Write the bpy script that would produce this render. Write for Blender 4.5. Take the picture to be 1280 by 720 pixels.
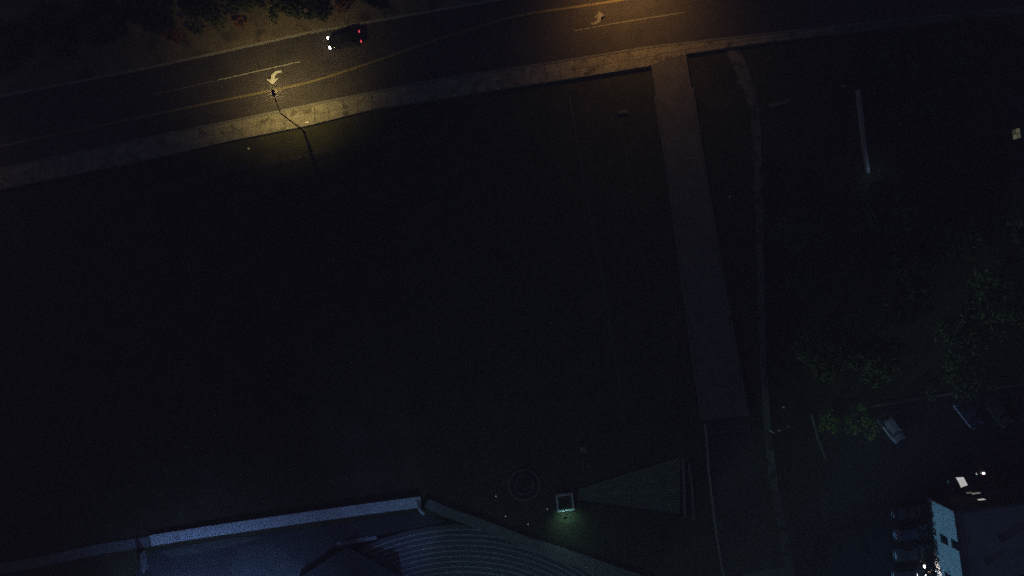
import bpy, bmesh, math, random
from mathutils import Vector, Matrix
R = math.radians
random.seed(7)
for o in list(bpy.data.objects):
    bpy.data.objects.remove(o, do_unlink=True)
sc = bpy.context.scene
COL = sc.collection

# ------------------------------------------------------------------ camera: drone hovering 98 m up, looking straight down
H = 98.0
FPX = 931.0                       # focal length in pixels of the 1280 px wide photograph
cam = bpy.data.cameras.new('camera'); cam.sensor_width = 36; cam.lens = 36 * FPX / 1280
cam.clip_start = 0.5; cam.clip_end = 2000
camo = bpy.data.objects.new('camera', cam); COL.objects.link(camo)
camo.location = (0, 0, H); sc.camera = camo

# ------------------------------------------------------------------ night sky, faint moon, exposure
w = bpy.data.worlds.new('World'); sc.world = w; w.use_nodes = True
nt = w.node_tree
sky = nt.nodes.new('ShaderNodeTexSky'); sky.sky_type = 'NISHITA'; sky.sun_disc = False
sky.sun_elevation = R(-2.5); sky.sun_rotation = R(250); sky.air_density = 1.0; sky.dust_density = 0.3; sky.ozone_density = 2.0
nt.links.new(sky.outputs[0], nt.nodes['Background'].inputs[0])
nt.nodes['Background'].inputs[1].default_value = 0.48
moon = bpy.data.lights.new('moon', 'SUN'); moon.energy = 0.012; moon.angle = R(8); moon.color = (0.75, 0.82, 1.0)
mo = bpy.data.objects.new('moon', moon); COL.objects.link(mo); mo.rotation_euler = (R(50), 0, R(-40))
vs = sc.view_settings
vs.view_transform = 'Standard'; vs.look = 'None'; vs.exposure = 0; vs.gamma = 1; vs.use_curve_mapping = False
sc.render.filter_size = 3.2
sc.cycles.use_denoising = False
sc.cycles.max_bounces = 4
sc.cycles.sample_clamp_indirect = 2.0

# ------------------------------------------------------------------ helpers
def P(px, py, z=0.0):
    """the point at height z that the photograph shows at pixel (px, py)"""
    k = (H - z) / FPX
    return Vector(((px - 640) * k, (360 - py) * k, z))

def nodes(m):
    m.use_nodes = True
    return m.node_tree, m.node_tree.nodes['Principled BSDF']

MATS = {}
def mat(name, c1, c2=None, scale=1.0, rough=0.85, bump=0.0, detail=5, metal=0.0, coords='world', spots=None, vary=0.0, spec=0.5):
    """two-tone noise material; spots = (colour, scale, threshold) adds stains with a shape of their own"""
    if name in MATS: return MATS[name]
    m = bpy.data.materials.new(name); t, b = nodes(m); L = t.links.new
    b.inputs['Roughness'].default_value = rough; b.inputs['Metallic'].default_value = metal
    b.inputs['Specular IOR Level'].default_value = spec
    if c2 is None: c2 = tuple(min(1, x * 1.25) for x in c1)
    if coords == 'world':
        src = t.nodes.new('ShaderNodeNewGeometry').outputs['Position']
    else:
        src = t.nodes.new('ShaderNodeTexCoord').outputs['Object']
    n = t.nodes.new('ShaderNodeTexNoise'); n.inputs['Scale'].default_value = scale; n.inputs['Detail'].default_value = detail
    n.inputs['Roughness'].default_value = 0.65
    L(src, n.inputs['Vector'])
    r = t.nodes.new('ShaderNodeValToRGB'); r.color_ramp.elements[0].position = .32; r.color_ramp.elements[1].position = .68
    r.color_ramp.elements[0].color = (*c1, 1); r.color_ramp.elements[1].color = (*c2, 1)
    L(n.outputs[0], r.inputs[0])
    out = r.outputs[0]
    if spots:
        sc_, th = spots[1], spots[2]
        n2 = t.nodes.new('ShaderNodeTexNoise'); n2.inputs['Scale'].default_value = sc_; n2.inputs['Detail'].default_value = 6
        L(src, n2.inputs['Vector'])
        r2 = t.nodes.new('ShaderNodeValToRGB'); r2.color_ramp.elements[0].position = th; r2.color_ramp.elements[1].position = th + .12
        L(n2.outputs[0], r2.inputs[0])
        mx = t.nodes.new('ShaderNodeMixRGB'); L(r2.outputs[0], mx.inputs[0]); L(out, mx.inputs[1]); mx.inputs[2].default_value = (*spots[0], 1)
        out = mx.outputs[0]
    if vary:
        oi = t.nodes.new('ShaderNodeObjectInfo')
        mr = t.nodes.new('ShaderNodeMapRange'); mr.inputs[3].default_value = 1 - vary; mr.inputs[4].default_value = 1 + vary
        L(oi.outputs['Random'], mr.inputs[0])
        mx = t.nodes.new('ShaderNodeMixRGB'); mx.blend_type = 'MULTIPLY'; mx.inputs[0].default_value = 1
        L(out, mx.inputs[1]); L(mr.outputs[0], mx.inputs[2]); out = mx.outputs[0]
    L(out, b.inputs['Base Color'])
    if bump:
        n3 = t.nodes.new('ShaderNodeTexNoise'); n3.inputs['Scale'].default_value = scale * 6; n3.inputs['Detail'].default_value = 4
        L(src, n3.inputs['Vector'])
        bp = t.nodes.new('ShaderNodeBump'); bp.inputs['Strength'].default_value = bump; bp.inputs['Distance'].default_value = .08
        L(n3.outputs[0], bp.inputs['Height']); L(bp.outputs[0], b.inputs['Normal'])
    MATS[name] = m
    return m

def glow(name, col, strength):
    if name in MATS: return MATS[name]
    m = bpy.data.materials.new(name); t, b = nodes(m)
    n = t.nodes.new('ShaderNodeTexNoise'); n.inputs['Scale'].default_value = 3
    b.inputs['Base Color'].default_value = (.6, .6, .6, 1)
    b.inputs['Emission Color'].default_value = (*col, 1); b.inputs['Emission Strength'].default_value = strength
    MATS[name] = m
    return m

def glass(name, col=(.02, .025, .03), rough=.06):
    return mat(name, col, tuple(x * 1.3 for x in col), 4, rough, coords='object', spec=.8)

def link(name, me, m, parent=None, smooth=False):
    o = bpy.data.objects.new(name, me); COL.objects.link(o)
    if m and not me.materials: me.materials.append(m)
    if parent: o.parent = parent
    if smooth:
        for p in me.polygons: p.use_smooth = True
    return o

def mesh(name, V, F):
    me = bpy.data.meshes.new(name); me.from_pydata([tuple(v) for v in V], [], F); me.update()
    return me

def done(bm, name):
    bmesh.ops.recalc_face_normals(bm, faces=bm.faces)
    me = bpy.data.meshes.new(name); bm.to_mesh(me); bm.free()
    return me

def tag(o, label, cat, group=None):
    o['label'] = label; o['category'] = cat
    if group: o['group'] = group
    return o

def thing(name, label, cat, loc=(0, 0, 0), rz=0, group=None):
    o = bpy.data.objects.new(name, None); COL.objects.link(o); o.location = loc; o.rotation_euler = (0, 0, rz)
    o.empty_display_size = .3
    return tag(o, label, cat, group)

def struct(o): o['kind'] = 'structure'; return o
def stuff(o): o['kind'] = 'stuff'; return o

def box(bm, c, s, rz=0, bev=0):
    m = Matrix.Translation(Vector(c)) @ Matrix.Rotation(rz, 4, 'Z') @ Matrix.Diagonal((*s, 1))
    g = bmesh.ops.create_cube(bm, size=1, matrix=m)
    if bev:
        es = list({e for v in g['verts'] for e in v.link_edges})
        bmesh.ops.bevel(bm, geom=es, offset=bev, segments=1, affect='EDGES')
    return g

def boxo(name, c, s, m, parent=None, rz=0, bev=0):
    bm = bmesh.new(); box(bm, c, s, rz, bev)
    return link(name, done(bm, name), m, parent)

def tube(pts, rad, n=8, cap=True):
    """swept tube through pts with radii rad"""
    pts = [Vector(p) for p in pts]
    if not isinstance(rad, (list, tuple)): rad = [rad] * len(pts)
    V, F = [], []
    for i, p in enumerate(pts):
        d = (pts[min(i + 1, len(pts) - 1)] - pts[max(i - 1, 0)]).normalized()
        a = Vector((0, 0, 1)) if abs(d.z) < .9 else Vector((1, 0, 0))
        u = d.cross(a).normalized(); v = d.cross(u)
        for k in range(n):
            t = 2 * math.pi * k / n
            V.append(p + (u * math.cos(t) + v * math.sin(t)) * rad[i])
    for i in range(len(pts) - 1):
        for k in range(n):
            a, b = i * n + k, i * n + (k + 1) % n
            F.append((a, b, b + n, a + n))
    if cap:
        F.append(tuple(range(n - 1, -1, -1))); F.append(tuple(range((len(pts) - 1) * n, len(pts) * n)))
    return V, F

def tubeo(name, pts, rad, m, parent=None, n=8):
    return link(name, mesh(name, *tube(pts, rad, n)), m, parent, True)

def prism(name, poly, z0, z1, m, parent=None):
    """solid with the plan outline poly (xy), from z0 up to z1"""
    n = len(poly)
    V = [(p[0], p[1], z1) for p in poly] + [(p[0], p[1], z0) for p in poly]
    F = [tuple(range(n)), tuple(range(2 * n - 1, n - 1, -1))] + [(i, i + n, (i + 1) % n + n, (i + 1) % n) for i in range(n)]
    bm = bmesh.new(); vv = [bm.verts.new(v) for v in V]
    for f in F: bm.faces.new([vv[i] for i in f])
    bmesh.ops.triangulate(bm, faces=[f for f in bm.faces if len(f.verts) > 4])
    return link(name, done(bm, name), m, parent)

def lerp(poly, x):
    """y on a pixel polyline at x"""
    for (x0, y0), (x1, y1) in zip(poly, poly[1:]):
        if x0 <= x <= x1: return y0 + (y1 - y0) * (x - x0) / (x1 - x0)
    return poly[-1][1] if x > poly[-1][0] else poly[0][1]

def band(name, pts, width, z0, z1, m, parent=None):
    """a strip of that width (m) along ground points, from z0 to z1"""
    pts = [Vector((p[0], p[1])) for p in pts]
    Lf, Rt = [], []
    for i, p in enumerate(pts):
        d = (pts[min(i + 1, len(pts) - 1)] - pts[max(i - 1, 0)]).normalized()
        nrm = Vector((-d.y, d.x)); wd = width[i] if isinstance(width, (list, tuple)) else width
        Lf.append(p + nrm * wd / 2); Rt.append(p - nrm * wd / 2)
    V, F = [], []
    for a, b in zip(Lf, Rt):
        V += [(a.x, a.y, z1), (b.x, b.y, z1), (b.x, b.y, z0), (a.x, a.y, z0)]
    for i in range(len(pts) - 1):
        a = i * 4; b = a + 4
        F += [(a, a + 1, b + 1, b), (a + 1, a + 2, b + 2, b + 1), (a + 3, a, b, b + 3), (a + 2, a + 3, b + 3, b + 2)]
    e = (len(pts) - 1) * 4
    F += [(0, 3, 2, 1), (e, e + 1, e + 2, e + 3)]
    bm = bmesh.new(); vv = [bm.verts.new(v) for v in V]
    for f in F: bm.faces.new([vv[i] for i in f])
    return link(name, done(bm, name), m, parent)

def ragged(pts, wd, amp, step=.9, seed=3):
    """points and widths along a polyline with worn, uneven edges"""
    rg = random.Random(seed); out, ws = [], []
    for i in range(len(pts) - 1):
        a, b = Vector(pts[i]), Vector(pts[i + 1]); n = max(1, int((b - a).length / step))
        wa = wd[i] if isinstance(wd, (list, tuple)) else wd; wb = wd[i + 1] if isinstance(wd, (list, tuple)) else wd
        for k in range(n):
            t = k / n; p = a.lerp(b, t); out.append(p + Vector((rg.gauss(0, amp * .5), rg.gauss(0, amp * .2), 0))); ws.append((wa + (wb - wa) * t) * (1 + rg.gauss(0, amp)))
    out.append(Vector(pts[-1])); ws.append(wb)
    return out, ws

# ------------------------------------------------------------------ materials
GRASS = mat('field_grass', (.030, .031, .013), (.056, .055, .026), .35, 1.0, .6, 8, spots=((.07, .06, .035), .13, .6), spec=.1)
VERGE = mat('dry_verge', (.15, .125, .085), (.24, .20, .14), .6, 1.0, .5, 8, spots=((.07, .07, .04), .35, .55), spec=.1)
ASPH = mat('asphalt', (.048, .040, .037), (.066, .056, .051), .5, .85, .25, 8, spots=((.034, .033, .033), .22, .58))
ASPH2 = mat('old_asphalt', (.028, .028, .03), (.042, .042, .045), .4, .9, .25, 8, spots=((.022, .022, .022), .3, .55))
ASPH3 = mat('new_asphalt', (.016, .016, .018), (.026, .026, .028), .4, .92, .25, 8)
SLAB = mat('pavement_concrete', (.20, .18, .14), (.33, .30, .24), 1.1, .9, .3, 9, spots=((.11, .095, .065), .75, .54), vary=.16)
DRIVE = mat('driveway_concrete', (.10, .095, .085), (.16, .15, .135), .45, .9, .2, 8, spots=((.085, .08, .07), .3, .58))
KERB = mat('kerb_concrete', (.15, .145, .13), (.24, .23, .21), 1.5, .9, .2)
WALLC = mat('retaining_concrete', (.10, .10, .095), (.16, .155, .15), 1.2, .9, .3)
WALK = mat('walkway_concrete', (.52, .52, .51), (.64, .64, .62), .9, .85, .2, 7, spots=((.42, .42, .41), .6, .56))
WALK2 = mat('gravel_path', (.13, .13, .125), (.2, .2, .19), 1.6, .95, .3, 8)
SEAT = mat('seating_concrete', (.055, .055, .06), (.085, .085, .09), .8, .8, .2)
NOSE = mat('seating_nosing', (.2, .2, .21), (.28, .28, .29), 1.5, .7)
WHITE = mat('road_paint_white', (.42, .41, .38), (.66, .65, .61), 3.0, .7, .1, spots=((.2, .19, .18), 2.2, .66))
YELLOW = mat('road_paint_yellow', (.15, .12, .06), (.26, .21, .10), 2.5, .7, .1, spots=((.12, .10, .06), 1.7, .6))
STEEL = mat('galvanised_steel', (.18, .18, .18), (.26, .26, .26), 3, .5, metal=.6, coords='object')
DARKM = mat('dark_painted_metal', (.02, .02, .022), (.03, .03, .033), 3, .5, coords='object')
SOIL = mat('bare_soil', (.02, .018, .014), (.035, .03, .022), .6, 1.0, .5, 8, spec=.1)
BARK = mat('bark', (.05, .038, .026), (.09, .07, .05), 4, .95, .5, coords='object')
LEAFS = [mat('leaf_dark', (.025, .045, .012), (.055, .085, .025), 2.5, .7, coords='object'),
         mat('leaf_mid', (.04, .07, .018), (.08, .12, .035), 2.5, .7, coords='object'),
         mat('leaf_red', (.16, .05, .03), (.24, .10, .05), 2.5, .75, coords='object'),
         mat('leaf_bright', (.11, .16, .02), (.17, .22, .04), 2.5, .7, coords='object')]
LEAFD = mat('leaf_black', (.008, .012, .006), (.016, .022, .01), 2.5, .8, coords='object')
RUBBER = mat('tyre_rubber', (.015, .015, .015), (.022, .022, .022), 8, .85, coords='object')
ALLOY = mat('wheel_alloy', (.3, .3, .3), (.42, .42, .42), 5, .35, metal=.8, coords='object')
CARGLASS = glass('car_glass')
PAPER = mat('paper', (.75, .75, .72), (.85, .85, .82), 5, .8, coords='object')

# ------------------------------------------------------------------ levels and outlines (pixels of the photograph -> ground)
ZF = -0.32                                            # field and car park lie lower than road and pavement
UP = [(-400, 204), (0, 122), (167, 90), (320, 57), (387, 42), (460, 29), (617, 2), (760, -22), (1300, -105), (1700, -160)]      # far kerb
LO = [(-400, 290), (0, 210), (180, 172), (300, 148), (427, 122), (560, 96), (617, 88), (704, 75), (810, 58), (960, 41), (1100, 26), (1300, 6), (1700, -34)]   # near kerb
PB = [(-400, 318), (0, 237), (180, 201), (300, 174), (383, 158), (467, 137), (560, 122), (617, 113), (704, 100), (808, 84), (857, 68), (960, 53), (1100, 36), (1300, 15), (1700, -26)]  # back of pavement

def poly_between(a, b, z, xs):
    return [P(x, lerp(a, x), z) for x in xs] + [P(x, lerp(b, x), z) for x in reversed(xs)]
XS = [-400, -200, 0, 100, 180, 240, 300, 350, 387, 427, 467, 520, 560, 617, 660, 704, 760, 810, 857, 910, 960, 1030, 1100, 1200, 1300, 1500, 1700]

# the ground: one sheet
g = 260
HOLE = [P(*p, ZF) for p in [(545, 646), (500, 655), (445, 668), (424, 690), (415, 790), (400, 960), (860, 960), (800, 729), (740, 707), (700, 692.5), (650, 675), (600, 655)]]   # the bowl of the amphitheatre
bm = bmesh.new(); es = []
for lp in ([(-g, -g), (g, -g), (g, g), (-g, g)], HOLE):
    vv = [bm.verts.new((p[0], p[1], ZF)) for p in lp]
    es += [bm.edges.new((vv[i], vv[(i + 1) % len(vv)])) for i in range(len(vv))]
bmesh.ops.triangle_fill(bm, edges=es, use_beauty=True, normal=(0, 0, 1))
me = done(bm, 'ground')
if me.polygons[0].normal.z < 0: me.flip_normals()
struct(link('ground', me, GRASS))
# far side verge (a sheet with skirt, out to the trees)
vp = [P(x, lerp(UP, x) - 3, .12) for x in XS]
far = [Vector((p.x + 20, p.y + 130, .12)) for p in vp]
struct(prism('verge', [p for p in vp] + list(reversed(far)), ZF - .2, .12, VERGE))
# road
road = struct(prism('road', poly_between(UP, LO, 0.0, XS), ZF - .3, 0.0, ASPH))
band('kerb', [P(x, lerp(UP, x) - 1.2) for x in XS], .28, -.1, .135, mat('kerb_pale', (.26, .25, .22), (.36, .345, .31), 1.5, .9, .2), road)
band('kerb', [P(x, lerp(LO, x) + 1.2) for x in XS], .24, -.1, .125, KERB, road)

# pavement laid in slabs, each its own piece, over one concrete bed that retains the bank
bed = struct(prism('pavement', poly_between([(x, y + 2.4) for x, y in LO], PB, 0.0, XS), ZF - .3, 0.08, WALLC))
x = -40.0; row = 0
while x < 1040:
    step = 1.9 * 9.5
    x1 = x + step
    for k in range(2):
        gapx = .22; q = []
        for xx, kk in ((x + gapx, k), (x1 - gapx, k), (x1 - gapx, k + 1), (x + gapx, k + 1)):
            a = lerp(LO, xx) + 2.6; b = lerp(PB, xx) - .6
            yy = a + (b - a) * kk / 2
            yy += .22 if kk == k else -.22
            q.append(P(xx, yy, .12))
        zt = .118 + random.uniform(-.006, .006)
        prism('slab', q, .07, zt, SLAB, bed)
    x = x1
# far pavement continues beyond as plain concrete
# driveway (raised like the pavement, ends at a step)
DL = [(813, 76), (820, 120), (838, 230), (857, 370), (871, 470), (880, 526)]
DR = [(857, 66), (864, 110), (881, 220), (903, 350), (922, 455), (934, 519)]
drv = struct(prism('driveway', [P(*p) for p in DL] + [P(*p) for p in reversed(DR)], ZF - .2, .10, DRIVE))
band('kerb', [P(p[0] - 1.5, p[1]) for p in DL[1:]], .22, ZF - .2, .14, WALLC, drv)
band('kerb', [P(p[0] + 1.5, p[1]) for p in DR[1:]], .22, ZF - .2, .13, WALLC, drv)
band('drain_slot', [P(841, 165), P(876, 158)], .18, .05, .106, mat('grating', (.09, .1, .11), (.14, .15, .16), 20, .6), drv)
# dark lane beyond the driveway
lane = struct(prism('lane', [P(*p, ZF) for p in [(881, 527), (936, 520), (953, 600), (972, 720), (985, 800), (915, 800), (903, 720), (886, 580)]], ZF - .2, ZF + .03, ASPH2))
band('kerb', *ragged([P(*p, ZF) for p in [(881, 529), (886, 590), (893, 650), (904, 720), (914, 800)]], .28, .05), ZF - .2, ZF + .16, MATS['kerb_pale'], lane)
prism('apron', [P(*p, ZF) for p in [(926, 719), (955, 713), (984, 709), (994, 740), (1000, 800), (940, 800)]], ZF - .2, ZF + .05, KERB, lane)
# footpath that bends down from the pavement along the lane
fp = [(914, 59), (921, 75), (931, 97), (939, 118), (944, 145), (947, 200), (950, 300), (952, 400), (955, 470), (960, 540), (968, 610), (978, 665), (988, 715), (1000, 800)]
FPM = mat('footpath_concrete', (.09, .093, .086), (.18, .18, .17), 1.6, .9, .3, 8, spots=((.035, .038, .03), .7, .5))
path = struct(band('path', *ragged([P(*p, ZF) for p in fp], [1.7, 1.7, 1.6, 1.5, 1.3, 1.0, .85, .8, .8, .9, 1.05, 1.05, 1.0, 1.0], .09), ZF - .2, ZF + .10, FPM))
prism('path_landing', [P(*p, ZF) for p in [(918, 97), (927, 95), (930, 104), (921, 106)]], ZF - .1, ZF + .09, FPM, path)
# strip of bare soil beside it
struct(prism('soil_strip', [P(*p, ZF) for p in [(960, 180), (985, 240), (1000, 360), (1010, 470), (1022, 580), (1040, 800), (1004, 800), (972, 610), (960, 500), (956, 330)]], ZF - .2, ZF + .012, SOIL))
# car park
cp = struct(prism('car_park', [P(*p, ZF) for p in [(1014, 520), (1100, 508), (1150, 499), (1215, 490), (1330, 474), (1500, 800), (1040, 800), (1032, 572)]], ZF - .2, ZF + .02, ASPH3))
band('kerb', *ragged([P(*p, ZF) for p in [(1014, 518), (1022, 548), (1033, 575)]], .28, .06), ZF - .1, ZF + .15, KERB, cp)
band('kerb', [P(*p, ZF) for p in [(1090, 508), (1150, 498), (1184, 493), (1216, 489), (1330, 473)]], .28, ZF - .1, ZF + .15, KERB, cp)
# worn tracks and drain channel across the field
struct(band('dirt_track', [P(*p, ZF) for p in [(772, 140), (790, 230), (806, 330), (822, 420), (838, 500)]], .5, ZF - .1, ZF + .008, mat('worn_earth', (.045, .045, .035), (.07, .068, .05), 1.2, 1, .3, spec=.1)))
struct(band('drain_channel', [P(*p, ZF) for p in [(712, 120), (727, 213), (750, 333), (768, 440), (784, 546)]], .32, ZF - .1, ZF + .03, mat('channel_concrete', (.045, .046, .045), (.075, .075, .074), 1.4, .9, .2)))

# ------------------------------------------------------------------ road markings (sheets 4-5 mm above the road)
def strip(name, pts, wd, m, z=.005):
    pts = [P(*p) for p in pts]
    V, F = [], []
    for i, p in enumerate(pts):
        d = (pts[min(i + 1, len(pts) - 1)] - pts[max(i - 1, 0)]); d.z = 0; d.normalize()
        nn = Vector((-d.y, d.x, 0)) * wd / 2
        V += [(p.x + nn.x, p.y + nn.y, z), (p.x - nn.x, p.y - nn.y, z)]
        if i: F.append((2 * i - 2, 2 * i - 1, 2 * i + 1, 2 * i))
    return link(name, mesh(name, V, F), m, road)
strip('lane_line', [(272, 100.3), (300, 94), (375, 77)], .10, WHITE)
strip('lane_line', [(718, 38.5), (760, 30.5), (806, 23), (856, 15.5)], .11, mat('road_paint_worn2', (.16, .155, .14), (.32, .31, .28), 3.0, .75, .1, spots=((.07, .07, .065), 2.0, .52)))
strip('centre_line', [(-60, 195), (120, 158), (250, 131), (300, 121), (345, 112), (380, 104.5), (410, 96), (450, 83), (510, 62), (560, 45), (605, 31), (640, 21), (680, 14), (720, 8.5), (760, 2.5), (800, -4), (900, -18), (1100, -48)], .28, YELLOW)
WORN = mat('road_paint_worn', (.16, .155, .14), (.32, .31, .28), 3.0, .75, .1, spots=((.07, .07, .065), 2.0, .52))
def arrow(pts_px, m=None, name='turn_arrow'):
    V = [P(*p, .006) for p in pts_px]
    bm = bmesh.new(); bm.faces.new([bm.verts.new(v) for v in V]); bmesh.ops.triangulate(bm, faces=bm.faces[:])
    return link(name, done(bm, name), m or WHITE, road)
AR = [(351.8, 88.0), (346.5, 88.6), (342.0, 90.6), (339.3, 93.8), (338.2, 99.3), (333.2, 99.1), (341.0, 105.8), (348.3, 97.2), (343.4, 98.6), (343.8, 95.2), (345.8, 92.6), (348.6, 91.2), (352.2, 90.7)]
arrow(AR, mat('road_paint_fresh', (.72, .71, .68), (.84, .83, .8), 3.0, .6, .1))
strip('lane_line', [(189, 119.2), (271, 100.5)], .10, WORN)
strip('lane_line', [(-60, 168), (60, 145), (188, 119.4)], .09, mat('road_paint_faded', (.07, .07, .068), (.13, .13, .125), 2.5, .8, .1))
arrow([(748 + (342.5 - x) * .95, 13.5 + (97 - y) * .95 + 9) for x, y in AR], WORN)

# ------------------------------------------------------------------ street lamps
def street_lamp(base, reach, h, col, power, label, group, dz=0.12, cone=134, tilt=23):
    """base: ground point, reach: vector along the arm"""
    b = Vector((base.x, base.y, dz)); rz = math.atan2(reach.y, reach.x); L = reach.length
    t = thing('street_lamp', label, 'street lamp', b, rz, group)
    hh = h - dz
    boxo('base_plate', (0, 0, .02), (.36, .36, .04), DARKM, t, bev=.008)
    tubeo('pole', [(0, 0, .03), (0, 0, .9), (0, 0, 1.0), (0, 0, hh)], [.13, .13, .105, .07], DARKM, t, 10)
    tubeo('arm', [(0, 0, hh - .15), (.10, 0, hh - .02), (L * .5, 0, hh + .06), (L - .25, 0, hh + .08)], [.07, .065, .055, .05], DARKM, t)
    bm = bmesh.new(); box(bm, (L + .05, 0, hh + .08), (.85, .38, .15), 0, .05)
    hd = link('lamp_head', done(bm, 'lamp_head'), DARKM, t)
    boxo('lens', (L + .08, 0, hh + .005), (.5, .2, .02), glow('lens_%s' % label[:12], col, 6), hd)
    ld = bpy.data.lights.new('lamp_light', 'SPOT'); ld.energy = power; ld.color = col; ld.spot_size = R(cone); ld.spot_blend = 1.0; ld.shadow_soft_size = .12
    lo = bpy.data.objects.new('lamp_light', ld); COL.objects.link(lo); lo.parent = t; lo.location = (L + .08, 0, hh - .06); lo.rotation_euler = (0, R(-tilt), 0)
    return t
SG = 'street lamps along the road'
b1 = P(379, 163); h1 = P(342, 116.5, 9.7); h1.z = 0
street_lamp(b1, h1 - Vector((b1.x, b1.y, 0)), 9.7, (1.0, .76, .27), 5200, 'tall street lamp with bent arm at the back of the lit pavement', SG)
b2 = P(775, -62); b2 = Vector((b2.x, b2.y, 0))
street_lamp(b2, Vector((.75, -3.3, 0)), 9.7, (1.0, .52, .13), 7000, 'amber street lamp beyond the far kerb above the second turn arrow', SG)
b3 = P(-150, 120); b3 = Vector((b3.x, b3.y, 0))
street_lamp(b3, Vector((.6, -2.9, 0)), 9.7, (1.0, .58, .22), 2200, 'street lamp beyond the left edge of the road', SG)

# ------------------------------------------------------------------ amphitheatre at the bottom edge
ZA = ZF
am = thing('amphitheatre', 'curved dark amphitheatre seating in concentric rows at the bottom edge', 'amphitheatre', P(580, 953, ZA))
o0 = am.location
CX, CY = 580, 953
def right_edge(x): return 657 + (x - 593) * .374
def left_edge(y): return 436 + max(0, y - 678) * 1.55
def seat_row(Rp, dr, z):
    ang = []
    a = -75
    while a <= 75:
        xx = CX + Rp * math.sin(R(a)); yy = CY - Rp * math.cos(R(a))
        if (xx < 593 or yy > right_edge(xx) + 3) and xx > left_edge(yy): ang.append(a)
        a += 1.0
    return (min(ang), max(ang)) if ang else None
Rp = 297.0; k = 0; dr = 6.6
while k < 17:
    z = ZA - .03 - .22 * k
    s = seat_row(Rp, dr, z)
    n = max(6, int((s[1] - s[0]) / 1.5))
    f = (H - z) / FPX
    ro, ri = Rp * f, (Rp - dr) * f
    def ringsector(r0, r1, z0, z1):
        V, F = [], []
        for i in range(n + 1):
            a = R(s[0] + (s[1] - s[0]) * i / n)
            cc = P(CX, CY, z)
            for rr in (r0, r1):
                for zz in (z0, z1): V.append((cc.x + rr * math.sin(a) - o0.x, cc.y + rr * math.cos(a) - o0.y, zz - o0.z))
        for i in range(n):
            a = i * 4; b = a + 4
            F += [(a + 1, a + 3, b + 3, b + 1), (a + 2, a, b, b + 2), (a, a + 1, b + 1, b), (a + 3, a + 2, b + 2, b + 3)]
        e = n * 4; F += [(0, 2, 3, 1), (e, e + 1, e + 3, e + 2)]
        return V, F
    r_ = link('seat_row', mesh('seat_row', *ringsector(ri, ro + .05, z - 1.2, z)), SEAT, am)
    link('nosing', mesh('nosing', *ringsector(ri - .02, ri + .17, z - .08, z + .012)), NOSE, r_)
    Rp -= dr; k += 1
prism('stage', [P(CX + 215 * math.sin(R(a)), CY - 215 * math.cos(R(a)), ZA) - o0 for a in range(-90, 91, 10)] + [P(860, 965, ZA) - o0, P(390, 965, ZA) - o0], -5, -4.2, SEAT, am)
band('retaining_wall', [P(*p, ZA) - o0 for p in [(413, 800), (398, 962), (862, 962), (800, 735)]], .5, -5, .25, WALLC, am)
# its rim walkway, raised above the seating
struct(band('rim_walkway', [P(*p, ZA + .35) for p in [(188, 676), (250, 666), (350, 651.5), (450, 637.5), (526, 627.5)]], 1.42, ZA - .3, ZA + .35, WALK))
struct(band('path', [P(*p, ZA) for p in [(-120, 733), (0, 711), (60, 700), (125, 686), (187, 676.5)]], 1.35, ZA - .2, ZA + .12, WALK2))
rb = [(533, 629), (560, 641), (600, 655), (650, 675), (700, 692.5), (740, 707), (790, 725), (900, 768)]
struct(band('rim_walkway', [P(*p, ZA + .3) for p in rb], [1.2, 1.3, 1.35, 1.4, 1.6, 1.8, 2.0, 2.2], ZA - 5, ZA + .3, WALK2))
# corner kerb at the tip
ck = tag(band('low_wall', [P(*p, ZA) for p in [(524, 633), (527, 638), (531, 641)]], .3, ZA, ZA + .7, WALK), 'short pale low wall stub inside the tip of the rim walkway', 'wall')
# level courts inside the rim
struct(prism('plaza', [P(*p, ZA) for p in [(196, 686), (330, 668), (430, 654), (520, 640), (560, 652), (500, 664), (436, 676), (380, 712), (410, 800), (120, 800), (180, 700)]], ZA - 5, ZA + .02, ASPH3))
struct(prism('plaza', [P(*p, ZA) for p in [(200, 690), (250, 679), (300, 671), (330, 671), (300, 680), (255, 690), (215, 697)]], ZA - .1, ZA + .035, mat('light_patch_green', (.04, .046, .036), (.06, .066, .054), .8, .9, .2, 7)))  # greenish pool of light painted as a lighter patch of paving
struct(prism('plaza', [P(*p, ZA) for p in [(300, 684), (338, 678), (372, 700), (388, 712), (372, 760), (330, 800), (280, 760), (290, 706)]], ZA - .1, ZA + .032, mat('light_patch_pale', (.028, .03, .03), (.042, .045, .045), .7, .9, .2, 7)))  # pale pool of light painted into the court's colour
prism('bench_strip', [P(*p, ZA) - o0 for p in [(420, 679), (440, 674), (470, 670), (472, 674), (444, 679), (424, 684)]], -.1, .06, NOSE, am)
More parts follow.
